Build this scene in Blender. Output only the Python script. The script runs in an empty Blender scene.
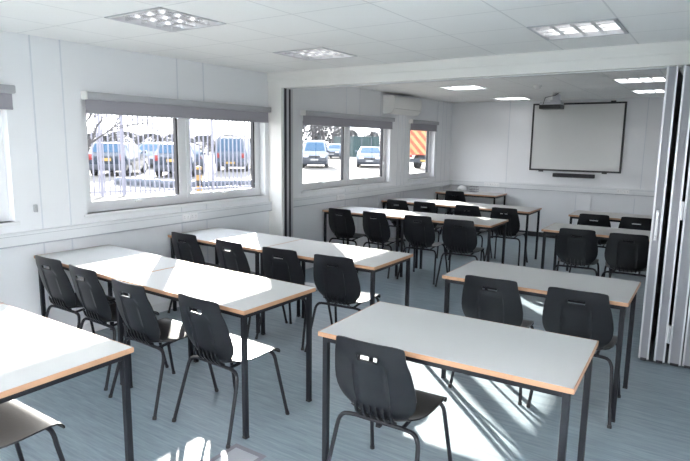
import bpy, bmesh, math, random
from mathutils import Vector, Matrix
random.seed(7)
SC = bpy.context.scene
COL = SC.collection
R = math.radians

# ------------------------------------------------------------------ materials
def nodes_of(name):
    m = bpy.data.materials.new(name); m.use_nodes = True
    nt = m.node_tree
    return m, nt, nt.nodes['Principled BSDF']

def mat(name, col, rough=0.5, metal=0.0, noise=0.0, nscale=20.0, bump=0.0, spec=0.5, coat=0.0):
    m, nt, b = nodes_of(name)
    b.inputs['Base Color'].default_value = (*col, 1)
    b.inputs['Roughness'].default_value = rough
    b.inputs['Metallic'].default_value = metal
    b.inputs['Specular IOR Level'].default_value = spec
    b.inputs['Coat Weight'].default_value = coat
    if noise or bump:
        tc = nt.nodes.new('ShaderNodeTexCoord')
        nz = nt.nodes.new('ShaderNodeTexNoise'); nz.inputs['Scale'].default_value = nscale
        nz.inputs['Detail'].default_value = 4
        nt.links.new(tc.outputs['Object'], nz.inputs['Vector'])
        if noise:
            mx = nt.nodes.new('ShaderNodeMix'); mx.data_type = 'RGBA'
            mx.inputs[6].default_value = (*[c*(1-noise) for c in col], 1)
            mx.inputs[7].default_value = (*[min(1, c*(1+noise)) for c in col], 1)
            nt.links.new(nz.outputs['Fac'], mx.inputs[0])
            nt.links.new(mx.outputs[2], b.inputs['Base Color'])
        if bump:
            bp = nt.nodes.new('ShaderNodeBump'); bp.inputs['Strength'].default_value = bump
            bp.inputs['Distance'].default_value = 0.002
            nt.links.new(nz.outputs['Fac'], bp.inputs['Height'])
            nt.links.new(bp.outputs['Normal'], b.inputs['Normal'])
    return m

def emit(name, col, s):
    m, nt, b = nodes_of(name)
    b.inputs['Base Color'].default_value = (.8, .8, .8, 1)
    b.inputs['Emission Color'].default_value = (*col, 1)
    b.inputs['Emission Strength'].default_value = s
    return m

def floor_material():
    m, nt, b = nodes_of('streaked_vinyl')
    N = nt.nodes.new; L = nt.links.new
    tc = N('ShaderNodeTexCoord')
    def streak(rot, sc, detail, rough=.6):
        mp = N('ShaderNodeMapping'); mp.inputs['Rotation'].default_value = (0, 0, rot)
        mp.inputs['Scale'].default_value = sc
        L(tc.outputs['Object'], mp.inputs['Vector'])
        nz = N('ShaderNodeTexNoise'); nz.inputs['Scale'].default_value = 1
        nz.inputs['Detail'].default_value = detail; nz.inputs['Roughness'].default_value = rough
        L(mp.outputs['Vector'], nz.inputs['Vector'])
        return nz
    a = streak(R(-4), (3.0, 34, 1), 6)
    c = streak(R(2), (7, 90, 1), 3)
    ra = N('ShaderNodeValToRGB')
    ra.color_ramp.elements[0].position = .30; ra.color_ramp.elements[0].color = (.155, .205, .235, 1)
    ra.color_ramp.elements[1].position = .72; ra.color_ramp.elements[1].color = (.335, .412, .458, 1)
    mixf = N('ShaderNodeMath'); mixf.operation = 'MULTIPLY_ADD'; mixf.inputs[1].default_value = .55
    h = N('ShaderNodeMath'); h.operation = 'MULTIPLY'; h.inputs[1].default_value = .45
    L(c.outputs['Fac'], h.inputs[0]); L(a.outputs['Fac'], mixf.inputs[0]); L(h.outputs[0], mixf.inputs[2])
    L(mixf.outputs[0], ra.inputs['Fac']); L(ra.outputs['Color'], b.inputs['Base Color'])
    b.inputs['Roughness'].default_value = .42
    bp = N('ShaderNodeBump'); bp.inputs['Strength'].default_value = .12; bp.inputs['Distance'].default_value = .002
    L(c.outputs['Fac'], bp.inputs['Height']); L(bp.outputs['Normal'], b.inputs['Normal'])
    return m

def ceiling_material(ox, oy, sx, sy, name):
    m, nt, b = nodes_of(name)
    N = nt.nodes.new; L = nt.links.new
    tc = N('ShaderNodeTexCoord'); sp = N('ShaderNodeSeparateXYZ'); L(tc.outputs['Object'], sp.inputs[0])
    def line(out, o, s):
        a = N('ShaderNodeMath'); a.operation = 'SUBTRACT'; a.inputs[1].default_value = o; L(out, a.inputs[0])
        d = N('ShaderNodeMath'); d.operation = 'DIVIDE'; d.inputs[1].default_value = s; L(a.outputs[0], d.inputs[0])
        f = N('ShaderNodeMath'); f.operation = 'PINGPONG'; f.inputs[1].default_value = .5; L(d.outputs[0], f.inputs[0])
        l = N('ShaderNodeMath'); l.operation = 'LESS_THAN'; l.inputs[1].default_value = .010; L(f.outputs[0], l.inputs[0])
        return l
    a = line(sp.outputs[0], ox, sx); c = line(sp.outputs[1], oy, sy)
    mx = N('ShaderNodeMath'); mx.operation = 'MAXIMUM'; L(a.outputs[0], mx.inputs[0]); L(c.outputs[0], mx.inputs[1])
    nz = N('ShaderNodeTexNoise'); nz.inputs['Scale'].default_value = 160; L(tc.outputs['Object'], nz.inputs['Vector'])
    tile = N('ShaderNodeMix'); tile.data_type = 'RGBA'
    tile.inputs[6].default_value = (.90, .90, .885, 1); tile.inputs[7].default_value = (.95, .95, .935, 1)
    L(nz.outputs['Fac'], tile.inputs[0])
    mix = N('ShaderNodeMix'); mix.data_type = 'RGBA'
    mix.inputs[7].default_value = (.76, .76, .755, 1)
    L(mx.outputs[0], mix.inputs[0]); L(tile.outputs[2], mix.inputs[6]); L(mix.outputs[2], b.inputs['Base Color'])
    b.inputs['Roughness'].default_value = .85
    return m

def glass_material(name, tint=(1, 1, 1), refl=.06):
    m = bpy.data.materials.new(name); m.use_nodes = True; nt = m.node_tree; nt.nodes.clear()
    o = nt.nodes.new('ShaderNodeOutputMaterial'); mx = nt.nodes.new('ShaderNodeMixShader')
    t = nt.nodes.new('ShaderNodeBsdfTransparent'); t.inputs['Color'].default_value = (*tint, 1)
    g = nt.nodes.new('ShaderNodeBsdfGlossy'); g.inputs['Roughness'].default_value = .02
    mx.inputs[0].default_value = refl
    nt.links.new(t.outputs[0], mx.inputs[1]); nt.links.new(g.outputs[0], mx.inputs[2]); nt.links.new(mx.outputs[0], o.inputs[0])
    return m

def stripes_material(name, c1, c2, freq, vec=(1, 0, 1)):
    """hard diagonal or straight bands in object space"""
    m, nt, b = nodes_of(name)
    N = nt.nodes.new; L = nt.links.new
    tc = N('ShaderNodeTexCoord'); d = N('ShaderNodeVectorMath'); d.operation = 'DOT_PRODUCT'
    d.inputs[1].default_value = vec; L(tc.outputs['Object'], d.inputs[0])
    s = N('ShaderNodeMath'); s.operation = 'MULTIPLY'; s.inputs[1].default_value = freq; L(d.outputs['Value'], s.inputs[0])
    f = N('ShaderNodeMath'); f.operation = 'FRACT'; L(s.outputs[0], f.inputs[0])
    g = N('ShaderNodeMath'); g.operation = 'GREATER_THAN'; g.inputs[1].default_value = .5; L(f.outputs[0], g.inputs[0])
    mx = N('ShaderNodeMix'); mx.data_type = 'RGBA'; mx.inputs[6].default_value = (*c1, 1); mx.inputs[7].default_value = (*c2, 1)
    L(g.outputs[0], mx.inputs[0]); L(mx.outputs[2], b.inputs['Base Color']); b.inputs['Roughness'].default_value = .45
    return m

M = dict(
    floor=floor_material(),
    wall=mat('wall_panel_white', (.84, .855, .875), .45, noise=.015, nscale=3),
    strip=mat('joint_strip_grey', (.70, .73, .77), .5, noise=.01),
    trim=mat('trim_white', (.80, .81, .82), .4, noise=.01),
    beam=mat('beam_cream', (.80, .80, .77), .5, noise=.01),
    trunk=mat('trunking_white', (.76, .78, .80), .35, noise=.01),
    trunk_line=mat('trunking_joint_grey', (.42, .44, .48), .5, noise=.01),  # grey of the trunking lid line
    socket=mat('socket_white', (.84, .84, .85), .3, noise=.01),
    slot=mat('socket_dark', (.08, .08, .09), .4, noise=.01),
    upvc=mat('upvc_white', (.83, .84, .86), .3, noise=.01),
    gasket=mat('gasket_black', (.03, .03, .035), .5, noise=.02),
    glass=glass_material('window_glass'),
    blind_cas=mat('blind_cassette_grey', (.42, .43, .45), .45, noise=.02),
    blind_fab=mat('blind_fabric_grey', (.36, .35, .385), .8, noise=.05, nscale=200),
    lam=mat('table_laminate_grey', (.55, .555, .55), .55, spec=.2, noise=.015, nscale=40),
    edge=mat('table_edge_beech', (.47, .265, .155), .45, noise=.12, nscale=30),
    steel=mat('black_powder_coat', (.010, .011, .015), .45, spec=.25, noise=.05, nscale=60),
    plast=mat('black_moulded_plastic', (.009, .0095, .012), .33, noise=.04, nscale=90, bump=.15, spec=.35),
    rubber=mat('black_rubber', (.015, .015, .016), .7, noise=.05),
    alu=mat('aluminium', (.60, .61, .63), .4, metal=.6, noise=.02),
    louvre=mat('louvre_mirror_aluminium', (.80, .81, .83), .22, metal=.9, noise=.01),
    reflector=mat('light_reflector', (.30, .31, .33), .4, metal=.5, noise=.01),
    panel=mat('partition_grey_laminate', (.30, .305, .33), .5, noise=.03, nscale=30),
    seal=mat('partition_seal_black', (.02, .02, .025), .6, noise=.02),
    wb=mat('whiteboard_enamel', (.68, .69, .68), .22, noise=.01),
    black=mat('satin_black_plastic', (.018, .018, .02), .35, noise=.05),
    ac=mat('air_conditioner_white', (.82, .82, .80), .35, noise=.01),
    acdark=mat('air_conditioner_slot', (.10, .10, .10), .5, noise=.02),
    proj=mat('projector_silver', (.55, .56, .60), .35, noise=.02),
    lens=mat('lens_glass', (.02, .03, .06), .08, noise=.01),
    white=mat('white_plastic', (.82, .82, .80), .4, noise=.01),
    bag=mat('white_crumpled_plastic', (.78, .79, .80), .35, noise=.05, nscale=30, bump=.5),
    skirting=mat('skirting_black', (.02, .022, .026), .5, noise=.05),
    hatchlid=mat('hatch_lid_grey', (.42, .43, .46), .5, noise=.03),
    hatch=mat('hatch_metal', (.22, .21, .235), .5, metal=.0, noise=.03),
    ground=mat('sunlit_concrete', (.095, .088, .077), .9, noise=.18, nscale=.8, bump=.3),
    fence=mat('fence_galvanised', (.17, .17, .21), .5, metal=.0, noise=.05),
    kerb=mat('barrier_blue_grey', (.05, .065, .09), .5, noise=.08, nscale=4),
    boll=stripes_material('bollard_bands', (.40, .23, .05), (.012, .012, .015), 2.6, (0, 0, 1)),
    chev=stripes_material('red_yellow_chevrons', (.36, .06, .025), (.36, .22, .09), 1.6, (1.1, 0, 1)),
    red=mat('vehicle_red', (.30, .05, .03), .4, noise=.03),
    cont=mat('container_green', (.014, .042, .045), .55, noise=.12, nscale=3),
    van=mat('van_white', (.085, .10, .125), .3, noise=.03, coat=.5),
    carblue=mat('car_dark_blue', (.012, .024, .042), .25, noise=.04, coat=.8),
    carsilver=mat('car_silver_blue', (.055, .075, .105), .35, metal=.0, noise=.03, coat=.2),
    carglass_sky=mat('car_window_sky_blue', (.02, .06, .11), .2, noise=.04, coat=0, spec=.3),  # blue of the reflected sky put into the glass colour
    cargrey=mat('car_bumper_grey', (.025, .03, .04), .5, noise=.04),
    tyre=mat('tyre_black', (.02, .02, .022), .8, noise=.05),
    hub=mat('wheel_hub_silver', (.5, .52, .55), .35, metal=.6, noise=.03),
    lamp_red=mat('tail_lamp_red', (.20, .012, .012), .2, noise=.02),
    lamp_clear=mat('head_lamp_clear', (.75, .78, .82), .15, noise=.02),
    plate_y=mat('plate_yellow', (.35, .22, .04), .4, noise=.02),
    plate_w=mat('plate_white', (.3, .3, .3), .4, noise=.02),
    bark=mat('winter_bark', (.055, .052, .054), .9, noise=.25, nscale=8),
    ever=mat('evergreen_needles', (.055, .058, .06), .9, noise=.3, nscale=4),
)
LAMP = emit('lamp_tube_glow', (1.0, .98, .95), .45)
LAMP_ADDED = emit('added_fill_glow', (1.0, .965, .92), 170.0)  # for added unseen fittings behind the camera that brighten the near room
LAMP_DIM = emit('lamp_tube_glow_dim', (1.0, .985, .96), 3.9)

# ------------------------------------------------------------------ mesh builder
class MB:
    def __init__(s): s.v = []; s.f = []; s.mi = []; s.cur = 0
    def add(s, vs, fs):
        b = len(s.v); s.v += [tuple(v) for v in vs]; s.f += [tuple(b+i for i in f) for f in fs]; s.mi += [s.cur]*len(fs); return s
    def box(s, x0, x1, y0, y1, z0, z1, mtx=None):
        vs = [Vector((x, y, z)) for z in (z0, z1) for y in (y0, y1) for x in (x0, x1)]
        if mtx: vs = [mtx @ v for v in vs]
        return s.add(vs, [(0, 2, 3, 1), (4, 5, 7, 6), (0, 1, 5, 4), (2, 6, 7, 3), (0, 4, 6, 2), (1, 3, 7, 5)])
    def bbox(s, x0, x1, y0, y1, z0, z1, r=.004, mtx=None):
        """box with chamfered edges"""
        bm = bmesh.new()
        bmesh.ops.create_cube(bm, size=1)
        for v in bm.verts:
            v.co = Vector(((x0+x1)/2+v.co.x*(x1-x0), (y0+y1)/2+v.co.y*(y1-y0), (z0+z1)/2+v.co.z*(z1-z0)))
        bmesh.ops.bevel(bm, geom=bm.edges[:]+bm.verts[:], offset=r, segments=2, affect='EDGES', profile=.5)
        bm.verts.index_update()
        vs = [(mtx @ v.co) if mtx else v.co.copy() for v in bm.verts]
        fs = [[v.index for v in f.verts] for f in bm.faces]; bm.free()
        return s.add(vs, fs)
    def tube(s, pts, r, n=8, r1=None, caps=True):
        pts = [Vector(p) for p in pts]; k = len(pts); rings = []
        t0 = (pts[1]-pts[0]).normalized()
        u = t0.orthogonal().normalized()
        for i, p in enumerate(pts):
            t = ((pts[min(i+1, k-1)]-p).normalized()+(p-pts[max(i-1, 0)]).normalized()).normalized()
            u = (u-t*u.dot(t)).normalized(); w = t.cross(u)
            rr = r if r1 is None else r+(r1-r)*i/(k-1)
            rings.append([p+u*math.cos(2*math.pi*j/n)*rr+w*math.sin(2*math.pi*j/n)*rr for j in range(n)])
        vs = [v for ring in rings for v in ring]; fs = []
        for i in range(k-1):
            for j in range(n):
                a = i*n+j; b = i*n+(j+1) % n
                fs.append((a, b, b+n, a+n))
        if caps: fs += [tuple(range(n))[::-1], tuple((k-1)*n+j for j in range(n))]
        return s.add(vs, fs)
    def cyl(s, p0, p1, r, n=16, r1=None): return s.tube([p0, p1], r, n, r1)
    def sphere(s, c, r, n=10, sz=1.0, jit=0):
        bm = bmesh.new(); bmesh.ops.create_uvsphere(bm, u_segments=n, v_segments=max(4, n//2+1), radius=r)
        bm.verts.index_update()
        vs = [Vector(c)+Vector((v.co.x, v.co.y, v.co.z*sz))*(1+random.uniform(-jit, jit)) for v in bm.verts]
        fs = [[v.index for v in f.verts] for f in bm.faces]; bm.free()
        return s.add(vs, fs)
    def prism(s, poly, axis, a0, a1):
        """extrude a 2D outline along an axis: axis 'x' -> poly is (y,z); 'y' -> (x,z); 'z' -> (x,y)"""
        def P(p, a): return {'x': (a, p[0], p[1]), 'y': (p[0], a, p[1]), 'z': (p[0], p[1], a)}[axis]
        n = len(poly)
        vs = [P(p, a0) for p in poly]+[P(p, a1) for p in poly]
        fs = [tuple(range(n))[::-1], tuple(range(n, 2*n))]+[(i, (i+1) % n, (i+1) % n+n, i+n) for i in range(n)]
        return s.add(vs, fs)
    def mesh(s, name, mats, smooth=False):
        me = bpy.data.meshes.new(name); me.from_pydata([tuple(v) for v in s.v], [], s.f)
        for m in (mats if isinstance(mats, (list, tuple)) else [mats]): me.materials.append(m)
        for p, i in zip(me.polygons, s.mi): p.material_index = i
        bm = bmesh.new(); bm.from_mesh(me); bmesh.ops.recalc_face_normals(bm, faces=bm.faces); bm.to_mesh(me); bm.free()
        if smooth:
            for p in me.polygons: p.use_smooth = True
            me.set_sharp_from_angle(angle=R(42))
        return me
    def build(s, name, mats, parent=None, smooth=False):
        o = bpy.data.objects.new(name, s.mesh(name, mats, smooth)); COL.objects.link(o)
        if parent: o.parent = parent
        return o

def tag(o, label=None, cat=None, group=None, kind=None):
    if label: o['label'] = label
    if cat: o['category'] = cat
    if group: o['group'] = group
    if kind: o['kind'] = kind
    return o
def thing(name, label, cat, loc=(0, 0, 0), rz=0, group=None):
    o = bpy.data.objects.new(name, None); COL.objects.link(o); o.empty_display_size = .1
    o.location = loc; o.rotation_euler = (0, 0, rz)
    return tag(o, label, cat, group)
def struct(name, mb, m, smooth=False, parent=None):
    o = mb.build(name, m, parent, smooth)
    return tag(o, kind='structure') if parent is None else o
def copy_tree(o, parent=None):
    kids = list(o.children)
    c = o.copy(); COL.objects.link(c)
    if parent: c.parent = parent
    for k in kids: copy_tree(k, c)
    return c

# ------------------------------------------------------------------ dimensions
ZC = 2.433            # ceiling height
XR = 5.3              # right wall
YF = -3.2             # wall behind the camera
YB = 10.38            # whiteboard wall
G = -.15              # ground outside
WT = .16              # wall thickness
YJ = 5.03             # front of the dividing beam at the window wall
BS = -.024            # beam skew
def yb_at(x): return YJ+BS*x

# ------------------------------------------------------------------ setting
struct('floor', MB().box(-WT, XR+WT, YF-WT, YB+WT, -.15, 0), M['floor'])

wins = [(1, 2.72, 4.97), (2, 5.68, 7.95), (3, 8.64, 9.64), (4, -.10, 2.13), (5, -2.75, -.60)]
ZS, ZT = 1.035, 2.01
def wall_with_holes(axis, c0, c1, a0, a1, holes, zs=ZS, zt=ZT):
    mb = MB()
    def bx(p0, p1, z0, z1):
        if axis == 'x': mb.box(c0, c1, p0, p1, z0, z1)
        else: mb.box(p0, p1, c0, c1, z0, z1)
    p = a0
    for h0, h1 in sorted(holes):
        bx(p, h0, 0, ZC+.14); bx(h0, h1, 0, zs); bx(h0, h1, zt, ZC+.14); p = h1
    bx(p, a1, 0, ZC+.14)
    return mb
struct('wall_left', wall_with_holes('x', -WT, 0, YF, YB, [(a, b) for _, a, b in wins]), M['wall'])
struct('wall_back', MB().box(-WT, XR+WT, YB, YB+WT, 0, ZC+.14), M['wall'])
GS, GT = .12, 2.25
added_bwins = [(.3, 2.6), (2.75, 5.1)]  # unseen windows added behind the camera to let in fill daylight
added_rwins = [(6, -3.05, -.55), (7, -.40, 1.90)]  # unseen side windows, added for more daylight in the near room
struct('wall_right', wall_with_holes('x', XR, XR+WT, YF, YB, [(a, b) for _, a, b in added_rwins], GS, GT), M['wall'])
struct('wall_front', wall_with_holes('y', YF-WT, YF, -WT, XR+WT, added_bwins, GS, GT), M['wall'])

# ceiling with cells left open where the light fittings sit
TX, TY, OX, OY = .55, .54, 1.07, 2.25
FY = 7.33
def cell(ix, iy, oy): return (OX+ix*TX, OX+(ix+1)*TX, oy+iy*TY, oy+(iy+1)*TY)
near_cells = [cell(0, 0, OY), cell(0, 3, OY), cell(4, 3, OY), cell(4, 0, OY), cell(0, -7, OY), cell(4, -7, OY), cell(2, -7, OY), cell(6, -6, OY)]  # the cells behind the camera hold the added fill lights
far_cells = [cell(0, 0, FY), cell(0, 4, FY), cell(4, 0, FY), cell(4, 3, FY)]
def ceiling_part(x0, x1, y0, y1, holes):
    xs = sorted({x0, x1}.union(*[{h[0], h[1]} for h in holes])); ys = sorted({y0, y1}.union(*[{h[2], h[3]} for h in holes]))
    mb = MB()
    for i in range(len(xs)-1):
        for j in range(len(ys)-1):
            cx, cy = (xs[i]+xs[i+1])/2, (ys[j]+ys[j+1])/2
            if any(h[0] < cx < h[1] and h[2] < cy < h[3] for h in holes): continue
            mb.box(xs[i], xs[i+1], ys[j], ys[j+1], ZC, ZC+.012)
    return mb
struct('ceiling', ceiling_part(0, XR, YF, 5.05, near_cells), ceiling_material(OX, OY, TX, TY, 'ceiling_tiles'))
struct('ceiling_beyond', ceiling_part(0, XR, 5.05, YB, far_cells), ceiling_material(OX, FY, TX, TY, 'ceiling_tiles_beyond'))
struct('roof', MB().box(-WT, XR+WT, YF-WT, YB+WT, ZC+.14, ZC+.24), M['white'])

# dividing beam with its stepped fascia, jambs and head track
def skew_box(mb, x0, x1, d0, d1, z0, z1):
    vs = [(x, yb_at(x)+d, z) for z in (z0, z1) for d in (d0, d1) for x in (x0, x1)]
    return mb.add(vs, [(0, 2, 3, 1), (4, 5, 7, 6), (0, 1, 5, 4), (2, 6, 7, 3), (0, 4, 6, 2), (1, 3, 7, 5)])
bmb = MB(); skew_box(bmb, 0, XR, .0, .22, 2.262, ZC); skew_box(bmb, 0, XR, -.012, 0, 2.345, ZC)
struct('trim_beam', bmb, M['beam'])
jm = MB(); skew_box(jm, 0, .20, .0, .22, 0, 2.262); skew_box(jm, 4.98, XR, 0, .22, 0, 2.262)
struct('trim_jamb', jm, M['beam'])
tk = MB(); skew_box(tk, .22, 4.97, .08, .14, 2.255, 2.262)
struct('trim_track', tk, M['alu'])
ch = MB(); skew_box(ch, .20, .215, .03, .19, 0, 2.262)
cho = struct('trim_channel', ch, M['alu'])
ch2 = MB(); skew_box(ch2, .215, .218, .035, .075, 0, 2.262); skew_box(ch2, .215, .218, .12, .15, 0, 2.262); ch2.build('channel_seal', M['seal'], cho)

# joint strips on the wall panels
js = MB()
for y in (-1.9, -1.6, 2.335, 2.57, 3.72, 4.05):
    for z0, z1 in ((.96, ZC), (.05, .855)):
        hole = any(a < y < b for _, a, b in wins)
        if hole and z0 > .5: js.box(0, .003, y-.006, y+.006, ZT, z1); js.box(0, .003, y-.006, y+.006, z0, ZS)
        else: js.box(0, .003, y-.006, y+.006, z0, z1)
for y in (6.67, 7.02, 7.62, 8.20, 8.34, 8.45, 9.72, 9.95, 10.12):
    for z0, z1 in ((.96, ZC), (.05, .855)):
        hole = any(a < y < b for _, a, b in wins)
        if hole and z0 > .5: js.box(0, .003, y-.006, y+.006, ZT, z1); js.box(0, .003, y-.006, y+.006, z0, ZS)
        else: js.box(0, .003, y-.006, y+.006, z0, z1)
for x in (1.13, 3.37, 4.5): js.box(x-.006, x+.006, YB-.003, YB, .96, ZC)
for x in (1.13, 2.38, 3.30): js.box(x-.006, x+.006, YB-.003, YB, .08, .855)
struct('trim_joint_strips', js, M['strip'])
# flat framed lower panels on the whiteboard wall
fr = MB()
fr.box(2.50, 2.63, YB-.03, YB, .10, .845); fr.box(2.63, XR, YB-.03, YB, .805, .845)
fr.box(1.16, 2.50, YB-.03, YB, .805, .845)
struct('trim_lower_frame', fr, M['wall'])
# cable trunking at table height
t = MB()
t.box(0, .05, YF, YJ-.005, .856, .955); t.box(0, .05, YJ+.225, YB, .856, .955)
t.box(.05, XR, YB-.05, YB, .856, .955)
to = struct('trim_trunking', t, M['trunk'])
t = MB()
t.box(.03, .0515, YF, YJ-.004, .850, .860); t.box(.03, .0515, YJ+.226, YB-.05, .850, .860); t.box(.05, XR, YB-.0515, YB-.03, .850, .860)
t.box(.05, .0515, YF, YJ-.004, .930, .933); t.box(.05, .0515, YJ+.226, YB-.05, .930, .933); t.box(.05, XR, YB-.0515, YB-.05, .930, .933)
t.build('lid_joint', M['trunk_line'], to)
struct('baseboard_back', MB().box(0, XR, YB-.016, YB, 0, .085), M['skirting'])
struct('baseboard_left', MB().box(0, .014, YF, YJ, 0, .085).box(0, .014, YJ+.22, YB-.016, 0, .085), M['trim'])

# windows
def window(n, y0, y1, panes, side=-1):
    """upvc window in the wall; outer frame at the outside of the reveal"""
    xo, xi = (-.150, -.085) if side < 0 else (XR+.085, XR+.150)
    z0, z1, f = (ZS, ZT, .045) if side < 0 else (GS, GT, .045)
    mb = MB()
    mb.box(xo, xi, y0, y1, z0, z0+f); mb.box(xo, xi, y0, y1, z1-f, z1)
    mb.box(xo, xi, y0, y0+f, z0+f, z1-f); mb.box(xo, xi, y1-f, y1, z0+f, z1-f)
    w = (y1-y0)/panes
    for i in range(1, panes): mb.box(xo, xi, y0+i*w-.03, y0+i*w+.03, z0+f, z1-f)
    o = struct('window_%d' % n, mb, M['upvc'])
    for i in range(panes):
        a = y0+i*w+(f if i == 0 else .03); b = y0+(i+1)*w-(f if i == panes-1 else .03)
        c, d = z0+f, z1-f; s = .042
        xm0, xm1 = (xo+.012, xi+.010) if side < 0 else (xo-.010, xi-.012)
        q = MB()
        q.box(xm0, xm1, a, b, c, c+s); q.box(xm0, xm1, a, b, d-s, d); q.box(xm0, xm1, a, a+s, c+s, d-s); q.box(xm0, xm1, b-s, b, c+s, d-s)
        sash = q.build('sash', M['upvc'], o)
        a2, b2, c2, d2 = a+s, b-s, c+s, d-s; g = .012
        q = MB()
        q.box(xm0+.012, xm1-.010, a2, b2, c2, c2+g*.3); q.box(xm0+.012, xm1-.010, a2, b2, d2-g*.3, d2)
        q.box(xm0+.012, xm1-.010, a2, a2+g*.3, c2, d2); q.box(xm0+.012, xm1-.010, b2-g*1.7, b2, c2, d2)
        q.build('gasket', M['gasket'], sash)
        q = MB(); xg = (xm0+xm1)/2; q.box(xg-.003, xg+.003, a2, b2, c2, d2)
        q.build('pane', M['glass'], sash)
        if side < 0:
            q = MB(); ym = (a+b)/2
            q.bbox(xm1, xm1+.012, ym-.025, ym+.025, c+.008, c+.034, .003); q.bbox(xm1+.012, xm1+.026, ym-.055, ym+.02, c+.014, c+.028, .003)
            q.build('handle', M['white'], sash)
    q = MB()
    if side < 0: q.bbox(-.085, .018, y0-.03, y1+.03, z0-.028, z0, .004)
    else: q.bbox(XR-.018, XR+.085, y0-.03, y1+.03, z0-.028, z0, .004)
    q.build('window_board', M['trim'], o)
for n, a, b in wins: window(n, a, b, 1 if n == 3 else 2)
for n, a, b in added_rwins: window(n, a, b, 2, 1)  # added side windows, out of view

for n, (a, b) in zip((9, 10), added_bwins):  # added windows behind the camera, daylight fill
    q = MB(); y0, y1, f = YF-.15, YF-.085, .07
    q.box(a, b, y0, y1, GS, GS+f); q.box(a, b, y0, y1, GT-f, GT); q.box(a, a+f, y0, y1, GS+f, GT-f); q.box(b-f, b, y0, y1, GS+f, GT-f); q.box((a+b)/2-.05, (a+b)/2+.05, y0, y1, GS+f, GT-f)
    o = struct('window_%d' % n, q, M['upvc'])
    for c, d in ((a+f, (a+b)/2-.05), ((a+b)/2+.05, b-f)): MB().box(c, d, YF-.12, YF-.114, GS+f, GT-f).build('pane', M['glass'], o)

# roller blinds in grey cassettes
def blind(y0, y1, label):
    t = thing('roller_blind', label, 'blind', (0, (y0+y1)/2, 2.0), 0, 'grey roller blinds over the windows')
    h = (y1-y0)/2
    q = MB(); q.bbox(.003, .075, -h, h, -.012, .048, .010); q.build('cassette', M['blind_cas'], t, True)
    q = MB(); q.box(.030, .033, -h+.004, h-.012, -.118, 0); q.bbox(.024, .039, -h+.004, h-.012, -.128, -.112, .004); q.build('blind_fabric', M['blind_fab'], t)
    q = MB(); q.bbox(.0, .079, -h-.014, -h, -.016, .052, .004); q.build('end_bracket', M['white'], t)
    return t
blind(2.735, 5.005, 'grey roller blind over the two-pane window that looks on the railings')
blind(5.645, 7.96, 'grey roller blind over the two-pane window that looks on the white van')
blind(8.58, 9.64, 'short grey roller blind over the single-pane window by the corner')
blind(-.12, 2.175, 'grey roller blind cut by the photo edge, nearest the camera')

# sockets in the trunking
def socket(loc, rz, label, n):
    t = thing('power_socket', label, 'socket', loc, rz, 'sockets in the wall trunking')
    for i in range(n):
        x = (i-(n-1)/2)*.10
        q = MB(); q.bbox(x-.046, x+.046, -.010, 0, -.036, .036, .003); p = q.build('socket_plate', M['socket'], t)
        for dx in (-.022, .022):
            q = MB()
            q.box(x+dx-.002, x+dx+.002, -.0108, -.009, .004, .012); q.box(x+dx-.008, x+dx-.004, -.0108, -.009, -.010, -.006); q.box(x+dx+.004, x+dx+.008, -.0108, -.009, -.010, -.006)
            q.build('socket_slot', M['slot'], p)
socket((.05, 3.78, .906), R(90), 'white double socket in the trunking below the railings window', 2)
socket((.05, 6.47, .906), R(90), 'white double socket in the trunking below the white van window', 2)
socket((.88, YB-.05, .906), 0, 'white socket group in the trunking above the table in the corner', 3)
socket((3.12, YB-.05, .906), 0, 'white socket group in the trunking beyond the whiteboard', 2)
q = MB(); q.bbox(0, .022, -.014, .014, -.03, .03, .005); q.tube([(.022, 0, .02), (.034, 0, .026)], .004, 6); q.tube([(.022, 0, -.02), (.034, 0, -.026)], .004, 6)
c = q.build('cord_cleat', M['blind_cas']); c.location = (0, 2.285, 1.125); tag(c, 'small grey blind cord cleat on the white wall beside the nearest blind', 'cleat')

# ------------------------------------------------------------------ ceiling light fittings
def light_fitting(c, label, lampm):
    x0, x1, y0, y1 = c; cx, cy = (x0+x1)/2, (y0+y1)/2
    t = thing('ceiling_light', label, 'ceiling light', (cx, cy, ZC), 0, 'square louvred ceiling lights')
    a = TX/2-.004; b = TY/2-.004
    q = MB(); w = .022
    q.box(-a, a, -b, -b+w, -.006, .125); q.box(-a, a, b-w, b, -.006, .125); q.box(-a, -a+w, -b+w, b-w, -.006, .125); q.box(a-w, a, -b+w, b-w, -.006, .125)
    q.build('frame', M['alu'], t)
    q = MB(); q.box(-a+w, a-w, -b+w, b-w, .117, .125); q.build('reflector', M['reflector'], t)
    n = 4; lx = 2*(a-w)/n; ly = 2*(b-w)/n
    q = MB()
    for i in range(1, n):
        for ax in (0, 1):
            p = (-(a-w)+i*lx) if ax == 0 else (-(b-w)+i*ly)
            prof = [(p-.014, .0), (p+.014, .0), (p+.007, .025), (p+.002, .062), (p-.002, .062), (p-.007, .025)]
            if ax == 0: q.prism(prof, 'y', -b+w, b-w)
            else:
                prof = [(p-.009, .001), (p+.009, .001), (p+.002, .060), (p-.002, .060)]
                q.prism(prof, 'x', -a+w, a-w)
    q.build('louvre', M['louvre'], t)
    for i in range(n):
        y = -(b-w)+(i+.5)*ly
        q = MB(); q.tube([(-a+w+.01, y, .092), (a-w-.01, y, .092)], .011, 8); q.build('lamp_tube', lampm, t, True)
names = ['square louvred ceiling light over the windowed side, nearest the camera',
         'square louvred ceiling light by the beam on the window side',
         'square louvred ceiling light by the beam on the partition side',
         'square louvred ceiling light over the aisle above the camera',
         'added unseen louvred fill light behind the camera on the window side',
         'added unseen louvred fill light behind the camera on the aisle side',
         'added unseen louvred fill light behind the camera in the middle of the ceiling',
         'added unseen louvred fill light behind the camera by the glazed side wall']
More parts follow.
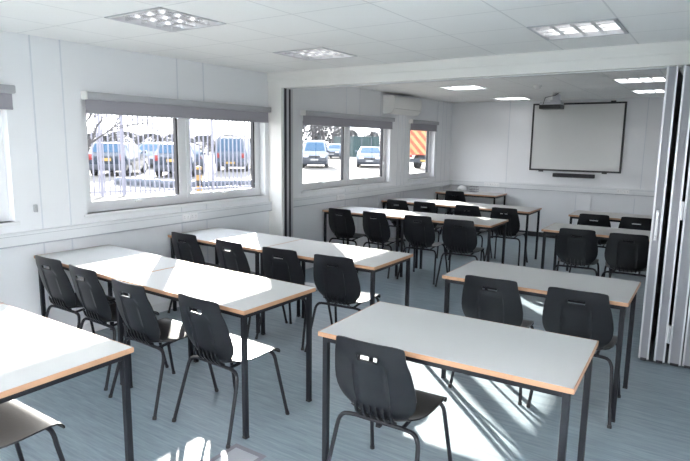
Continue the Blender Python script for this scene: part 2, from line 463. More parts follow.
for i, (c, l) in enumerate(zip(near_cells, names)): light_fitting(c, l, LAMP if i < 4 else LAMP_ADDED)
for c, l in zip(far_cells, ['square louvred ceiling light beyond the beam, in front of the air conditioner',
                            'square louvred ceiling light close to the far wall, window side',
                            'square louvred ceiling light beyond the beam, between projector and folded partition',
                            'square louvred ceiling light close to the far wall, partly behind folded partition']): light_fitting(c, l, LAMP_DIM)

# ------------------------------------------------------------------ wall fittings
t = thing('air_conditioner', 'white wall air conditioner above the windows by the ceiling', 'air conditioner', (0, 7.69, 2.11))
q = MB(); q.prism([(0, 0), (.13, 0), (.185, .05), (.205, .12), (.200, .23), (.175, .265), (0, .265)][::-1], 'y', .012, .918); body = q.build('body', M['ac'], t, True)
for y in (0, .918):
    q = MB(); q.prism([(0, -.004), (.13, -.004), (.188, .048), (.209, .12), (.204, .233), (.178, .269), (0, .269)], 'y', y, y+.012); q.build('end_cap', M['ac'], t, True)
q = MB(); q.box(.03, .165, .06, .87, .262, .268); q.build('air_intake', M['acdark'], t)
q = MB(); q.prism([(.128, -.003), (.138, -.003), (.188, .046), (.180, .050)], 'y', .05, .88); q.build('outlet_flap', M['white'], t)
q = MB(); q.box(.2025, .2045, .03, .90, .070, .073); q.build('front_seam', M['acdark'], t)

t = thing('whiteboard', 'large whiteboard in a black frame on the far wall', 'whiteboard', (2.306, YB, 1.79))
hw, hh = .755, .587
q = MB(); q.box(-hw+.02, hw-.02, -.028, -.004, -hh+.02, hh-.02); q.build('board_surface', M['wb'], t)
q = MB(); f = .030
q.bbox(-hw, hw, -.04, -.002, hh-f, hh, .004); q.bbox(-hw, hw, -.04, -.002, -hh, -hh+f, .004); q.bbox(-hw, -hw+f, -.04, -.002, -hh+f, hh-f, .004); q.bbox(hw-f, hw, -.04, -.002, -hh+f, hh-f, .004)
q.build('board_frame', M['black'], t)
for x, z in ((.55, hh), (-.55, -hh-.02), (.5, -hh-.02)):
    q = MB(); q.bbox(x-.04, x+.04, -.035, -.002, z, z+.02, .003); q.build('wall_bracket', M['black'], t)
t = thing('sound_bar', 'long black sound bar on the wall below the whiteboard', 'speaker', (2.32, YB, 1.135))
q = MB(); q.bbox(-.345, .345, -.085, -.012, -.034, .034, .012); q.build('housing', M['black'], t, True)
q = MB(); q.box(-.32, .32, -.0865, -.084, -.022, .022); q.build('speaker_grille', M['seal'], t)
q = MB(); q.box(-.2, -.16, -.02, 0, -.03, .03); q.box(.16, .2, -.02, 0, -.03, .03); q.build('wall_bracket', M['black'], t)

t = thing('projector', 'small silver and black projector hanging from the ceiling before the whiteboard', 'projector', (2.30, 8.85, ZC))
q = MB(); q.cyl((0, 0, -.012), (0, 0, 0), .06, 20); q.build('ceiling_plate', M['white'], t)
q = MB(); q.cyl((0, 0, -.13), (0, 0, -.012), .024, 12); q.box(-.07, .07, -.06, .06, -.140, -.118); q.bbox(-.05, .05, -.045, .045, -.118, -.03, .01); q.build('pole', M['proj'], t)
mt = Matrix.Translation((-.06, 0, -.185))
q = MB(); q.bbox(-.15, .15, -.12, .12, -.02, .045, .012, mt); pb = q.build('body', M['proj'], t, True)
q = MB(); q.bbox(-.155, .155, -.125, .125, -.060, .004, .010, mt); q.build('lower_shell', M['black'], t, True)
q = MB(); q.cyl((.02, .12, -.19), (.02, .15, -.19), .035, 16); q.build('lens', M['lens'], pb, True)
for sx in (-1, 1):
    q = MB(); q.tube([(sx*.05, 0, -.13), (-.06+sx*.12, .07, -.165)], .007, 6); q.build('bracket_arm', M['black'], t)
q = MB(); q.tube([(.04, -.03, -.01), (.0, -.08, -.05), (-.13, -.12, -.08), (-.16, -.12, -.19)], .005, 6); q.build('cable', M['black'], t, True)

q = MB(); q.cyl((0, 0, -.018), (0, 0, 0), .055, 20); q.cyl((0, 0, -.042), (0, 0, -.018), .036, 20, .05)
o = q.build('smoke_detector', M['white'], None, True); o.location = (2.32, 7.72, ZC); tag(o, 'round white smoke detector on the far room ceiling', 'smoke detector')

# ------------------------------------------------------------------ folding partition, stacked open
t = thing('folding_partition', 'grey folding partition with silver edges, folded open into a stack', 'folding partition', (4.035, 4.80, 0))
edges = [(0, .072), (.108, .182), (.203, .290), (.298, .388), (.412, .492), (.508, .590)]
for i, (a, b) in enumerate(edges):
    y0 = .0+.004*i; y1 = .92
    q = MB(); q.box(a+.004, b-.004, y0+.004, y1-.004, .025, 2.238); p = q.build('panel', M['panel'], t)
    q = MB()
    for x in (a, b-.013):
        for ya, yc in ((y0, y0+.022), (y1-.022, y1)): q.box(x, x+.013, ya, yc, .018, 2.245)
    q.build('edge_profile', M['alu'], p)
    q = MB(); q.box(a+.015, b-.015, y0+.006, y1-.006, .004, .025); q.build('bottom_seal', M['seal'], p)
    q = MB(); q.cyl(((a+b)/2, .27, 2.238), ((a+b)/2, .27, 2.256), .012, 8); q.build('trolley', M['alu'], p)
for (x, zs) in ((.196, (.25, 1.2, 2.0)), (.300, (1.0, 1.62))):
    for z in zs:
        q = MB(); q.bbox(x-.016, x+.016, -.006, .008, z-.07, z+.07, .002); q.cyl((x, -.008, z-.07), (x, -.008, z+.07), .007, 8); q.build('hinge', M['alu'], t)
q = MB(); q.bbox(.024, .046, -.004, .006, .96, 1.19, .003); h = q.build('lock_plate', M['alu'], t)
q = MB(); q.bbox(.029, .041, -.007, -.003, 1.13, 1.17, .002); q.bbox(.029, .041, -.007, -.003, .98, 1.0, .002); q.build('latch', M['louvre'], h)

# floor hatch frame
t = thing('floor_hatch', 'square metal edged floor hatch set flush in the vinyl floor', 'floor hatch', (2.445, 1.90, 0), R(0))
q = MB(); q.box(-.085, .085, .160, .190, 0, .003); q.box(.085, .112, -.20, .19, 0, .003); q.box(-.112, -.085, -.20, .19, 0, .003); q.box(-.085, .085, -.20, -.17, 0, .003); q.build('hatch_frame', M['hatch'], t)
q = MB(); q.box(-.085, .085, -.17, .160, 0, .0015); q.build('hatch_lid', M['hatchlid'], t)

# ------------------------------------------------------------------ tables
TW, TD, TH = 1.150, .623, .76
def make_table():
    t = thing('classroom_table', '', 'table', group='grey topped classroom tables')
    q = MB(); q.bbox(-TW, 0, 0, TD, TH-.020, TH, .003); top = q.build('tabletop', M['lam'], t)
    q = MB(); e = .004; zz0, zz1 = TH-.0235, TH-.0008
    q.bbox(-TW-e, e, -e, 0, zz0, zz1, .0015); q.bbox(-TW-e, e, TD, TD+e, zz0, zz1, .0015); q.box(-TW-e, -TW, 0, TD, zz0, zz1); q.box(0, e, 0, TD, zz0, zz1)
    q.box(-TW, 0, 0, TD, zz0, TH-.020)
    q.build('edge_band', M['edge'], top)
    z0, z1, w, i = TH-.051, TH-.024, .028, .012
    q = MB(); q.bbox(-TW+i+w, -i-w, i, i+w*.8, z0, z1, .002); q.bbox(-TW+i+w, -i-w, TD-i-w*.8, TD-i, z0, z1, .002)
    q.bbox(-TW+i, -TW+i+w*.8, i+w, TD-i-w, z0, z1, .002); q.bbox(-i-w*.8, -i, i+w, TD-i-w, z0, z1, .002)
    q.build('frame', M['steel'], t)
    for x in (-TW+i, -i-w):
        for y in (i, TD-i-w):
            q = MB(); q.bbox(x, x+w, y, y+w, .012, z1, .003); lg = q.build('leg', M['steel'], t)
            q = MB(); q.bbox(x-.001, x+w+.001, y-.001, y+w+.001, 0, .012, .002); q.build('foot_cap', M['rubber'], lg)
    return t
tables = [
    (2.336, .838, 0, 'grey table at the aisle end of the first window-side row, almost all sunlit'),
    (2.336-1.164, .842, 0, 'grey table cut by the photo edge, wall end of the first window-side row'),
    (2.358, 2.140, R(-1.4), 'sunlit grey table at the aisle end of the second window-side row'),
    (1.176, 2.172, R(-3.4), 'half shaded grey table against the wall in the second window-side row'),
    (2.376, 3.491, 0, 'grey table with sunlit end, aisle end of the third window-side row'),
    (1.212, 3.500, 0, 'grey table against the wall in the third window-side row, before the jamb'),
    (2.354, 6.096, R(.7), 'grey table at the aisle end of the first row past the partition opening'),
    (1.188, 6.080, R(.5), 'grey table against the wall in the first row past the partition opening'),
    (2.332, 7.678, 0, 'grey table at the aisle end of the second row past the partition opening'),
    (1.168, 7.690, 0, 'grey table against the wall in the second row past the partition opening'),
    (1.185, 9.677, 0, 'lone grey table with one chair in the corner against the far wall'),
    (4.047, 2.153, R(1.9), 'large grey single table in the foreground with one chair'),
    (4.056, 3.568, R(.3), 'single grey table before the folded partition with two chairs'),
    (4.049, 6.198, 0, 'single grey table just past the folded partition with two chairs'),
    (3.998, 7.745, R(.5), 'single grey table closest to the whiteboard with two chairs'),
]
t0 = None
for x, y, a, l in tables:
    t = make_table() if t0 is None else copy_tree(t0)
    t0 = t0 or t
    t.location = (x, y, 0); t.rotation_euler = (0, 0, a); t['label'] = l
    if x > 3: t.scale.x = 1.014

# ------------------------------------------------------------------ chairs
PROF = [  # y, z, half width, forward curl at the edges
    (-.266, .812, .166, .020), (-.264, .797, .171, .021), (-.260, .752, .178, .023), (-.255, .723, .184, .025), (-.248, .700, .190, .027),
    (-.241, .670, .196, .030), (-.232, .625, .203, .033), (-.222, .580, .207, .036), (-.212, .540, .205, .038),
    (-.202, .505, .197, .040), (-.192, .475, .184, .040), (-.180, .449, .167, .038), (-.163, .428, .153, .034), (-.140, .416, .150, .028),
    (-.110, .413, .160, .022), (-.075, .415, .178, .016), (-.03, .421, .194, .012), (.03, .429, .203, .009), (.09, .436, .206, .007),
    (.14, .440, .206, .005), (.175, .438, .204, .003), (.200, .428, .200, 0), (.212, .412, .196, 0), (.214, .400, .193, 0)]
TS = [-1, -.95, -.86, -.72, -.56, -.45, -.41, -.28, -.14, 0, .14, .28, .41, .45, .56, .72, .86, .95, 1]
SPLIT = 13
def shell_rows():
    n = len(PROF); rows = []
    for i, (y, z, hw, c) in enumerate(PROF):
        a = PROF[max(i-1, 0)]; b = PROF[min(i+1, n-1)]
        ty, tz = b[0]-a[0], b[1]-a[1]; l = math.hypot(ty, tz); ny, nz = -tz/l, ty/l       # normal towards the sitter
        row = []
        for t in TS:
            k = c*abs(t)**2.2
            if 4 <= i <= 10 and abs(t) <= .42: k += .007
            row.append((t*hw, y+ny*k, z+nz*k-(.010*abs(t)**6 if i == 0 else 0)))
        rows.append(row)
    return rows
def shell_part(r0, r1):
    rows = shell_rows()[r0:r1+1]
    bm = bmesh.new(); vs = [[bm.verts.new(p) for p in r] for r in rows]
    for i in range(len(rows)-1):
        for j in range(len(TS)-1):
            tm = (TS[j]+TS[j+1])/2
            if r0+i == 2 and abs(tm) < .28: continue       # the hand slot
            bm.faces.new((vs[i][j], vs[i][j+1], vs[i+1][j+1], vs[i+1][j]))
    bmesh.ops.recalc_face_normals(bm, faces=bm.faces)
    bm.normal_update()
    bmesh.ops.solidify(bm, geom=bm.faces[:], thickness=.007)
    bm.verts.index_update()
    mb = MB().add([v.co.copy() for v in bm.verts], [[v.index for v in f.verts] for f in bm.faces]); bm.free()
    return mb
def arc(p0, p1, p2, n=5):
    return [tuple((1-t)**2*a+2*t*(1-t)*b+t*t*c for a, b, c in zip(p0, p1, p2)) for t in [i/n for i in range(n+1)]]
def make_chair():
    t = thing('classroom_chair', '', 'chair', group='black plastic classroom chairs')
    b = shell_part(0, SPLIT).build('backrest', M['plast'], t, True)
    q = MB()
    for x in (-.09, -.054, -.018, .018, .054, .09):        # moulded ribs behind the bend
        q.prism([(-.203, .498), (-.191, .474), (-.180, .449), (-.163, .428), (-.140, .416), (-.140, .404), (-.168, .414), (-.192, .442), (-.203, .474)], 'x', x-.006, x+.006)
    q.build('rib', M['plast'], b)
    # slot lip
    q = MB(); y, z = -.2585, .7375
    q.tube([(-.052, y, z+.014), (.050, y, z+.014), (.054, y, z+.006), (.050, y+.002, z-.014), (-.050, y+.002, z-.014), (-.054, y, z+.006), (-.052, y, z+.014)], .0035, 6, caps=False)
    q.build('slot_lip', M['plast'], b, True)
    shell_part(SPLIT, len(PROF)-1).build('seat', M['plast'], t, True)
    r = .0105
    fz, rz_ = .418, .388
    q = MB()
    q.tube([(-.15, .150, fz), (.15, .150, fz)], r, 8); q.tube([(-.12, -.130, rz_), (.12, -.130, rz_)], r, 8)
    for s in (-1, 1): q.tube([(s*.12, -.13, rz_), (s*.125, .15, fz)], r*.9, 8)
    q.build('seat_frame', M['steel'], t, True)
    for s in (-1, 1):
        pts = [(s*.12, -.130, rz_)]+arc((s*.165, -.138, rz_), (s*.208, -.146, rz_), (s*.213, -.160, .325))+[(s*.238, -.252, .012)]
        lg = MB().tube(pts, r, 8).build('leg', M['steel'], t, True)
        MB().cyl((s*.2380, -.2515, .018), (s*.239, -.2555, 0), .0125, 10).build('foot_cap', M['rubber'], lg)
        pts = [(s*.13, .150, fz)]+arc((s*.165, .152, fz), (s*.203, .155, fz), (s*.206, .163, .352))+[(s*.232, .232, .012)]
        lg = MB().tube(pts, r, 8).build('leg', M['steel'], t, True)
        MB().cyl((s*.2320, .2315, .018), (s*.233, .2350, 0), .0125, 10).build('foot_cap', M['rubber'], lg)
    return t
BT = .264   # how far the top of the back lies behind the chair's centre
chairs = [   # x, y of the top of the back, turn, label
    (1.925, .775, 0, 'black chair with white sunlit seat, its back outside the photo'),
    (.41, 2.115, 0, 'black chair next to the window wall in the second row of tables'),
    (.90, 2.080, -3, 'black chair second from the wall in the second row of tables'),
    (1.495, 2.010, -3, 'black chair third from the wall in the second row, sunlit slot in its back'),
    (2.088, 2.035, -3, 'black chair with sunlit seat at the aisle end of the second row'),
    (.335, 3.43, -1, 'black chair next to the wall in the third row of tables'),
    (.945, 3.40, -5, 'black chair second from the wall in the third row of tables'),
    (1.521, 3.40, 3, 'black chair third from the wall in the third row of tables'),
    (2.042, 3.42, 5, 'black chair with sunlit seat at the aisle end of the third row'),
    (.377, 5.95, 0, 'black chair next to the wall in the first row past the partition opening'),
    (.897, 5.95, -4, 'black chair second from the wall in the first row past the opening'),
    (1.485, 5.985, 3, 'black chair third from the wall, sun streak on its seat, first row past opening'),
    (2.02, 5.95, 6, 'black chair at the aisle end of the first row past the partition opening'),
    (.42, 7.42, -3, 'black chair next to the wall in the second row past the partition opening'),
    (.875, 7.43, 0, 'black chair second from the wall in the second row past the opening'),
    (1.535, 7.43, 1, 'black chair third from the wall in the second row past the opening'),
    (2.052, 7.46, 2, 'black chair at the aisle end of the second row past the opening'),
    (.49, 9.48, 4, 'lone black chair at the corner table against the far wall'),
    (3.226, 1.992, 1.5, 'black chair at the large foreground table, nearest the camera'),
    (3.258, 3.465, 2.5, 'black chair on the window side of the table before the folded partition'),
    (3.790, 3.475, 1.2, 'black chair on the partition side of the table before the folded partition'),
    (3.268, 6.07, 6, 'glossy black chair on the window side of the table past the folded partition'),
    (3.748, 6.06, 5, 'glossy black chair half hidden by the partition at the table just past it'),
    (3.175, 7.52, 4, 'black chair on the window side of the table closest to the whiteboard'),
    (3.655, 7.52, 3, 'black chair on the partition side of the table closest to the whiteboard'),
]
c0 = None
for x, y, a, l in chairs:
    t = make_chair() if c0 is None else copy_tree(c0)
    c0 = c0 or t
    a = R(a)
    t.location = (x-math.sin(a)*BT, y+math.cos(a)*BT, 0); t.rotation_euler = (0, 0, a); t['label'] = l

# white bundle and wire tray on the corner table
random.seed(3)
q = MB(); q.sphere((0, 0, .055), .09, 14, .62, .10)
o = q.build('plastic_bag', M['bag'], None, True); o.location = (.36, 10.17, TH); tag(o, 'small crumpled white bag on the corner table behind its chair', 'bag')
t = thing('wire_basket', 'small dark wire basket beside the white bag on the corner table', 'basket', (.60, 10.16, TH))
q = MB()
for z in (.005, .05, .10): q.tube([(-.07, -.06, z), (.07, -.06, z), (.07, .06, z), (-.07, .06, z), (-.07, -.06, z)], .0035, 5)
for k in range(6):
    x = -.07+k*.028; q.tube([(x, -.06, .005), (x, -.06, .10)], .0022, 5); q.tube([(x, .06, .005), (x, .06, .10)], .0022, 5); q.tube([(x, -.06, .005), (x, .06, .005)], .0022, 5)
q.build('wire_mesh', M['hatch'], t)

# ------------------------------------------------------------------ outside
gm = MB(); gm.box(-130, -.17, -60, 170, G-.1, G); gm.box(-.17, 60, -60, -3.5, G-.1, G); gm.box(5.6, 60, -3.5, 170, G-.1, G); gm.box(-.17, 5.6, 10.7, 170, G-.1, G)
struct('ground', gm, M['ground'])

# railings: posts, rails and round bars, each bar a part
P0, P1 = Vector((-12.35, 8.6, G)), Vector((-9.25, 17.2, G)); L = (P1-P0).length; ang = math.atan2(P1.y-P0.y, P1.x-P0.x)
t = thing('railing_fence', 'tall grey vertical bar railing outside the nearest two-pane window', 'fence', P0, ang)
H = 3.3
q = MB(); q.box(0, L, -.02, .02, .12, .17); q.box(0, L, -.02, .02, H-.25, H-.19); q.build('rail', M['fence'], t)
for s in (.02, L*.215, L*.285, L*.62, L-.02): q = MB(); q.box(s-.036, s+.036, -.036, .036, 0, H); q.build('post', M['fence'], t)
bar0 = None; s = .16
while s < L-.1:
    if bar0 is None: bar0 = MB().box(-.019, .019, -.019, .019, .03, H-.05).build('bar', M['fence'], t); b = bar0
    else: b = bar0.copy(); COL.objects.link(b)
    b.location = (s, 0, 0); s += .157
def beam_run(a, b, label):
    a, b = Vector(a), Vector(b); l = (b-a).length
    t = thing('kerb_barrier', label, 'barrier', (a.x, a.y, G), math.atan2(b.y-a.y, b.x-a.x), 'low barriers behind the railing')
    q = MB(); q.prism([(-.16, 0), (.16, 0), (.13, .20), (.08, .28), (-.08, .28), (-.13, .20)], 'x', 0, l); q.build('barrier_block', M['kerb'], t)
    q = MB()
    for k in range(int(l/.55)): q.box(.2+k*.55, .42+k*.55, -.165, -.145, .03, .14)
    q.build('drain_slot', M['cargrey'], t)
beam_run((-15.7, 13.7, 0), (-12.15, 14.15, 0), 'low blue grey barrier behind the railing, below the two parked dark cars')
beam_run((-12.05, 14.3, 0), (-10.55, 17.2, 0), 'low blue grey barrier behind the railing beyond the striped bollard')
t = thing('bollard', 'yellow and black banded bollard by the railing', 'bollard', (-10.95, 13.75, G))
q = MB(); q.cyl((0, 0, 0), (0, 0, .85), .105, 16); q.sphere((0, 0, .85), .105, 16, .4); q.build('bollard_post', M['boll'], t, True)

# vehicles: front faces local +y
def car(name, label, loc, rz, paint, Lh=2.15, W=.90, H=1.48, kind='hatch', plate='plate_y', lower=None):
    t = thing(name, label, 'van' if kind == 'van' else 'car', (loc[0], loc[1], G), rz)
    if kind == 'van':
        st = [(-Lh, .55, 1.02, 1.05), (-Lh+.08, .35, 1.02, H), (-.6, .25, 1.02, H+.02), (.55, .25, 1.02, H), (.95, .25, 1.03, H-.10), (1.50, .25, 1.06, 1.12), (Lh-.18, .25, .92, .95), (Lh, .38, .68, .70)]
    elif kind == 'saloon':
        st = [(-Lh, .5, .88, .92), (-Lh+.12, .3, .95, 1.0), (-1.35, .22, .95, 1.04), (-.85, .22, .95, H-.02), (.15, .22, .95, H), (.45, .22, .95, H-.06), (1.15, .22, .95, 1.0), (Lh-.25, .22, .80, .84), (Lh, .35, .60, .62)]
    else:
        st = [(-Lh, .5, .95, .99), (-Lh+.10, .3, .98, 1.12), (-Lh+.42, .24, .98, H-.04), (-.5, .22, .98, H), (.35, .22, .98, H-.04), (.62, .22, .98, H-.12), (1.20, .22, .98, 1.03), (Lh-.22, .22, .84, .88), (Lh, .36, .62, .64)]
    vs, fs = [], []
    for y, zb, zm, zt in st:
        e = .90 if abs(y) > Lh-.05 else 1
        wr = W*.76 if zt > zm+.12 else W*.9
        for x, z in ((-W*e*.94, zb), (-W*e, zb+.22), (-W*e, zm), (-wr*e, zt-.04), (-wr*e*.85, zt), (wr*e*.85, zt), (wr*e, zt-.04), (W*e, zm), (W*e, zb+.22), (W*e*.94, zb)): vs.append((x, y, z))
    n = 10
    for i in range(len(st)-1):
        for j in range(n):
            a = i*n+j; b = i*n+(j+1) % n; fs.append((a, b, b+n, a+n))
    fs += [tuple(range(n)), tuple((len(st)-1)*n+j for j in range(n))]
    body = MB().add(vs, fs).build('body', M[paint], t, True)
    # glazing laid just outside the cabin surface
    def quad_panel(i, j, xlo, xhi, up, dn, out, nm):
        y0, _, zm0, zt0 = st[i]; y1, _, zm1, zt1 = st[j]
        p = [Vector((-xlo, y1, zt1)), Vector((xlo, y1, zt1)), Vector((xhi, y0, zt0)), Vector((-xhi, y0, zt0))]
        nn = (p[1]-p[0]).cross(p[3]-p[0]).normalized()
        if nn.z < 0: nn = -nn
        a = p[0]+(p[3]-p[0])*dn; b = p[1]+(p[2]-p[1])*dn; c = p[1]+(p[2]-p[1])*(1-up); d = p[0]+(p[3]-p[0])*(1-up)
        q = [v+nn*.004 for v in (a, b, c, d)]+[v+nn*out for v in (a, b, c, d)]
        MB().add(q, [(0, 1, 2, 3), (4, 5, 6, 7), (0, 1, 5, 4), (1, 2, 6, 5), (2, 3, 7, 6), (3, 0, 4, 7)]).build(nm, M['carglass_sky'], t)
    ws = {'van': (4, 5), 'saloon': (5, 6), 'hatch': (5, 6)}[kind]
    quad_panel(ws[0], ws[1], W*.80, W*.64, .04, .06, .012, 'windscreen')
    if kind == 'van': quad_panel(1, 0, W*.80, W*.66, .10, .12, .012, 'rear_window')
    if kind == 'hatch': quad_panel(2, 1, W*.74, W*.62, .08, .06, .014, 'rear_window')
    if kind == 'saloon': quad_panel(3, 2, W*.74, W*.62, .06, .08, .014, 'rear_window')
    rg = {'van': (.05, .95), 'saloon': (-.95, .5), 'hatch': (-1.45, .65)}[kind]
    zt = H-.12; zb = 1.03
    for s in (-1, 1):
        xs_b, xs_t = s*(W+.004), s*(W*.79+.012)
        a = [(xs_b, rg[0]-.05, zb), (xs_b, rg[1]+.28, zb), (xs_t, rg[1]-.10, zt), (xs_t, rg[0]+.12, zt)]
        MB().add(a+[(x-s*.02, y, z) for x, y, z in a], [(0, 1, 2, 3), (4, 5, 6, 7), (0, 1, 5, 4), (1, 2, 6, 5), (2, 3, 7, 6), (3, 0, 4, 7)]).build('side_window', M['carglass_sky'], t)
        for y in (-Lh+.80, Lh-.85):
            wh = MB().cyl((s*(W-.20), y, .32), (s*(W+.005), y, .32), .32, 20).build('wheel', M['tyre'], t, True)
            MB().cyl((s*(W+.004), y, .32), (s*(W+.014), y, .32), .20, 14).build('hub_cap', M['hub'], wh, True)
        MB().bbox(s*(W-.02)-.10, s*(W-.02)+.10, .0, .10, 0, .14, .02, Matrix.Translation((s*.06, 1.0 if kind != 'van' else 1.2, 1.04))).build('wing_mirror', M[paint if kind != 'van' else 'cargrey'], t, True)
        ymx = Lh-.10
        MB().bbox(s*W*.62-.17, s*W*.62+.17, ymx-.02, ymx+.10, .60 if kind != 'van' else .70, .76 if kind != 'van' else .90, .03).build('head_lamp', M['lamp_clear'], t, True)
        MB().bbox(s*W*.78-.09, s*W*.78+.09, -Lh-.015, -Lh+.16, .78, 1.06 if kind != 'saloon' else .94, .02).build('tail_lamp', M['lamp_red'], t, True)
    lo = M[lower] if lower else M['cargrey']
    MB().bbox(-W*.93, W*.93, Lh-.16, Lh+.05, .24, .60 if kind != 'van' else .74, .04).build('front_bumper', lo, t, True)
    MB().bbox(-W*.93, W*.93, -Lh-.06, -Lh+.16, .28, .58, .04).build('rear_bumper', lo, t, True)
    MB().box(-.26, .26, Lh+.05, Lh+.062, .42 if kind != 'van' else .52, .53 if kind != 'van' else .63).build('number_plate', M['plate_w'], t)
    MB().box(-.26, .26, -Lh-.064, -Lh-.050, .74 if kind == 'hatch' else .46, .88 if kind == 'hatch' else .57).build('number_plate', M[plate], t)
    if kind != 'van' or True:
        MB().bbox(-.40, .40, Lh-.06, Lh+.055, .60 if kind != 'van' else .76, .70 if kind != 'van' else .84, .02).build('grille', M['black'], t)
    return t
def facing(dx, dy): return math.atan2(-dx, dy)
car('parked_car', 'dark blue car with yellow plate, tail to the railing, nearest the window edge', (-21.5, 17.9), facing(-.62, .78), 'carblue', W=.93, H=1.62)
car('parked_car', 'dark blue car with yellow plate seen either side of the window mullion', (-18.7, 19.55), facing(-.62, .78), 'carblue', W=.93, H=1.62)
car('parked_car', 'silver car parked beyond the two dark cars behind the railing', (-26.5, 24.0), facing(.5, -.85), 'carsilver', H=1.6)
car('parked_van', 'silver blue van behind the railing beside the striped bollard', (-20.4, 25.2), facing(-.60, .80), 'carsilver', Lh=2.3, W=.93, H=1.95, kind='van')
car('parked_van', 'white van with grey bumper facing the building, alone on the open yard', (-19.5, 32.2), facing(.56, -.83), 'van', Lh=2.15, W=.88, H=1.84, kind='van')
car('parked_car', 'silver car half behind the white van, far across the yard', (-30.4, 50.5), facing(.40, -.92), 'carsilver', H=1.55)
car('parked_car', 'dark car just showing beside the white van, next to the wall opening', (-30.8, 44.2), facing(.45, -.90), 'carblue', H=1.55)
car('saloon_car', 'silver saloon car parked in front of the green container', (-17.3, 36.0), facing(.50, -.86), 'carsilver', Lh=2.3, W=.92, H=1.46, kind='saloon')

t = thing('shipping_container', 'dark green metal container across the yard behind the saloon car', 'container', (-31.6, 58.5, G), R(58))
q = MB(); q.box(-1.6, 1.9, 0, 6, .12, 2.35); q.build('container_body', M['cont'], t)
q = MB()
for k in range(12): x = -1.55+k*.3; q.box(x, x+.13, -.05, 0, .2, 2.28)
q.build('door_ribs', M['cont'], t)
q = MB(); q.box(-1.65, 1.95, -.06, 6.05, 0, .14); q.box(-1.65, 1.95, -.06, 6.05, 2.30, 2.42); q.build('frame_rail', M['cont'], t)
for x in (-.5, .8): q = MB(); q.cyl((x, -.08, .25), (x, -.08, 2.25), .03, 8); q.build('locking_bar', M['fence'], t)

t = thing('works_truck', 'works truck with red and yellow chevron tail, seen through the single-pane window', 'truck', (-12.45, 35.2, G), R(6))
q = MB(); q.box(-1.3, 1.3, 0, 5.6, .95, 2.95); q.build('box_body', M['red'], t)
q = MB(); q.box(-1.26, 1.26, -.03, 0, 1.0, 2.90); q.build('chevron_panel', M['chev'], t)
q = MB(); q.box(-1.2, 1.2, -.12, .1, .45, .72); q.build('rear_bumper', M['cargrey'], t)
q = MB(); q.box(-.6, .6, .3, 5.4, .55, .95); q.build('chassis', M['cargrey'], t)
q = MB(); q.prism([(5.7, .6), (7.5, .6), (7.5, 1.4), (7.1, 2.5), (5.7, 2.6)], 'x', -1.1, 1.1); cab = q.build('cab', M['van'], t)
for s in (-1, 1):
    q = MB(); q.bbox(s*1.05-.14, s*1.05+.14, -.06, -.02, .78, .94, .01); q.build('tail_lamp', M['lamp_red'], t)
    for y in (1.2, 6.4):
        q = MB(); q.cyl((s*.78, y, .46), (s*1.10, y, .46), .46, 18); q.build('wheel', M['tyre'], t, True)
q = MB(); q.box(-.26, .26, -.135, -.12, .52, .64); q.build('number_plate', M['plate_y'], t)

# trees
def branchy(seed, h, spread, levels=6, leaf=False):
    rnd = random.Random(seed); mb = MB()
    def grow(p, d, l, r, lev):
        e = p+d*l
        mb.tube([p, (p+e)/2+Vector((rnd.uniform(-.05, .05)*l, rnd.uniform(-.05, .05)*l, 0)), e], r, 4 if lev > 1 else 6, r*.62, caps=False)
        if lev >= levels: return
        for k in range(3 if lev else 5):
            a = rnd.uniform(0, 2*math.pi); tilt = rnd.uniform(.3, .75)*spread
            u = d.orthogonal().normalized(); w = d.cross(u)
            nd = (d+(u*math.cos(a)+w*math.sin(a))*tilt+Vector((0, 0, .12))).normalized()
            grow(p+d*l*rnd.uniform(.55, 1.0), nd, l*rnd.uniform(.58, .78), r*.58, lev+1)
    grow(Vector((0, 0, 0)), Vector((0, 0, 1)), h*.34, h*.018, 0)
    return mb
def bushy(seed, h, w):
    rnd = random.Random(seed); mb = MB()
    for k in range(2200):
        z = rnd.random()**.8; rr = w*(1-z)**.35*(.55+.45*rnd.random()); a = rnd.uniform(0, 6.283)
        c = Vector((math.cos(a)*rr, math.sin(a)*rr, h*(.05+.95*z))); s = h*.034*rnd.uniform(.6, 1.3)
        n = Vector((rnd.gauss(0, 1), rnd.gauss(0, 1), rnd.gauss(0, 1))).normalized(); u = n.orthogonal().normalized()*s; v = n.cross(u)
        mb.add([c-u, c+v*.5, c+u, c-v*.5+n*s*.3], [(0, 1, 2), (0, 2, 3)])
    return mb
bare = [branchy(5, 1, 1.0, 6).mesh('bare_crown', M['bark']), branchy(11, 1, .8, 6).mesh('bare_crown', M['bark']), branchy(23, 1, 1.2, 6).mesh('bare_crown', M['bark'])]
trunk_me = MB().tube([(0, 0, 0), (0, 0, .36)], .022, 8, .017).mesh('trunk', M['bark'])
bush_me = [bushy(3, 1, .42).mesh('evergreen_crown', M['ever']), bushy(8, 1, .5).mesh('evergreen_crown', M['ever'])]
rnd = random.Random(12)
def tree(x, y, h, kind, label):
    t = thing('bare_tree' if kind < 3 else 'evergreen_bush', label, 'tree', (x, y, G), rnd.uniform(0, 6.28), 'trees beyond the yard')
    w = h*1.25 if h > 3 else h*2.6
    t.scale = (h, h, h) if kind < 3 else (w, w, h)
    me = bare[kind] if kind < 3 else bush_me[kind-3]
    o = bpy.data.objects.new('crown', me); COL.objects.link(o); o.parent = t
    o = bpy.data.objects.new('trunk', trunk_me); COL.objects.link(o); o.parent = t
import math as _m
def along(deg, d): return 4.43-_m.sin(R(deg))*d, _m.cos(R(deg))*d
n = 0
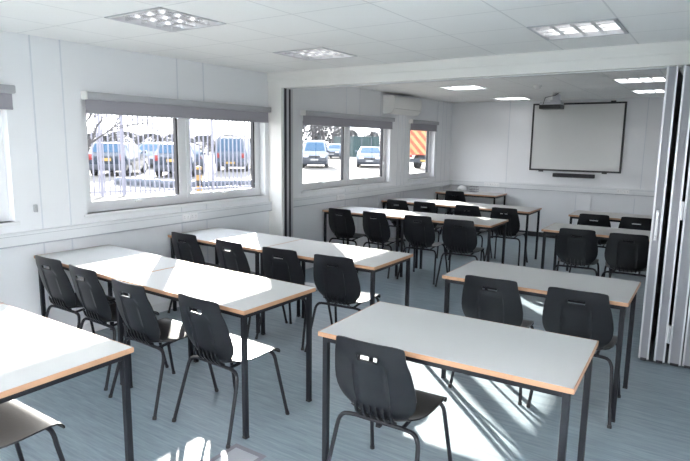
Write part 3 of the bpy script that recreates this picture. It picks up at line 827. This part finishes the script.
for deg, d, h, k in [(58.0, 52, 6.2, 0), (56.6, 60, 6.6, 1), (55.2, 56, 5.6, 2), (53.8, 62, 6.0, 0), (52.2, 58, 5.2, 1), (50.6, 64, 6.2, 2), (49.0, 60, 5.6, 0), (47.2, 66, 5.8, 1), (45.3, 62, 5.4, 2), (43.6, 68, 5.6, 0), (42.0, 70, 5.8, 1),
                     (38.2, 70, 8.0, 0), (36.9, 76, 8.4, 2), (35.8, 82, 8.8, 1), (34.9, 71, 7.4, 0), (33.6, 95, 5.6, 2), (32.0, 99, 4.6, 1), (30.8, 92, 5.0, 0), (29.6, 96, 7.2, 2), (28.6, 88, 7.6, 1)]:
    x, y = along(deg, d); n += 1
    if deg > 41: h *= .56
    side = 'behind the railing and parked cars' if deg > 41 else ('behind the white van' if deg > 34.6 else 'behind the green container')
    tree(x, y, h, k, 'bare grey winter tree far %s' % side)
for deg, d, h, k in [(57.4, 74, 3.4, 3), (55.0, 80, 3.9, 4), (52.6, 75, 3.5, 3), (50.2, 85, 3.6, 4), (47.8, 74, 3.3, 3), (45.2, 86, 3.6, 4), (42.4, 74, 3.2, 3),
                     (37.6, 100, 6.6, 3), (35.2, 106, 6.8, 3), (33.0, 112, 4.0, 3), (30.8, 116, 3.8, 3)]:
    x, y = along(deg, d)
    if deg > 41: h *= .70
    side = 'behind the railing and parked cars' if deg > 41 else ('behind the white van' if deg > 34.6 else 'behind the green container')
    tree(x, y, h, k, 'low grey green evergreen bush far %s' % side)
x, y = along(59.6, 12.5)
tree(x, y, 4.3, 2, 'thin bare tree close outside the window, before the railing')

# ------------------------------------------------------------------ light
W = bpy.data.worlds.new('World'); SC.world = W; W.use_nodes = True
nt = W.node_tree; bg = nt.nodes['Background']
tc = nt.nodes.new('ShaderNodeTexCoord'); sp = nt.nodes.new('ShaderNodeSeparateXYZ'); rp = nt.nodes.new('ShaderNodeValToRGB')
nt.links.new(tc.outputs['Generated'], sp.inputs[0]); nt.links.new(sp.outputs['Z'], rp.inputs[0]); nt.links.new(rp.outputs[0], bg.inputs[0])
rp.color_ramp.elements[0].color = (.98, .985, 1, 1); rp.color_ramp.elements[1].color = (.80, .88, 1, 1); rp.color_ramp.elements[1].position = .7
bg.inputs[1].default_value = .88
EL = R(19.8)
s = bpy.data.lights.new('sun', 'SUN'); s.energy = 3.4; s.angle = R(.6); s.color = (1, .95, .87)
so = bpy.data.objects.new('sun', s); COL.objects.link(so)
d = Vector((math.cos(R(-45))*math.cos(EL), math.sin(R(-45))*math.cos(EL), -math.sin(EL)))
so.rotation_euler = d.to_track_quat('-Z', 'Y').to_euler(); so.location = (-20, 25, 12)

# ------------------------------------------------------------------ camera
cd = bpy.data.cameras.new('camera'); cam = bpy.data.objects.new('camera', cd); COL.objects.link(cam)
cd.sensor_width = 36; cd.sensor_fit = 'HORIZONTAL'; cd.lens = 560.584/690*36; cd.clip_end = 500
ya, pi_, ro = R(33.549), R(9.044), R(.76)
F = Vector((-math.sin(ya)*math.cos(pi_), math.cos(ya)*math.cos(pi_), -math.sin(pi_)))
R0 = Vector((math.cos(ya), math.sin(ya), 0)); U0 = R0.cross(F)
R2 = R0*math.cos(ro)+U0*math.sin(ro); U2 = U0*math.cos(ro)-R0*math.sin(ro)
cam.matrix_world = Matrix(((R2.x, U2.x, -F.x, 4.427), (R2.y, U2.y, -F.y, 0), (R2.z, U2.z, -F.z, 1.674), (0, 0, 0, 1)))
SC.camera = cam
vs = SC.view_settings; vs.view_transform = 'Standard'; vs.look = 'None'; vs.gamma = 1; vs.use_curve_mapping = False; vs.exposure = 3.12
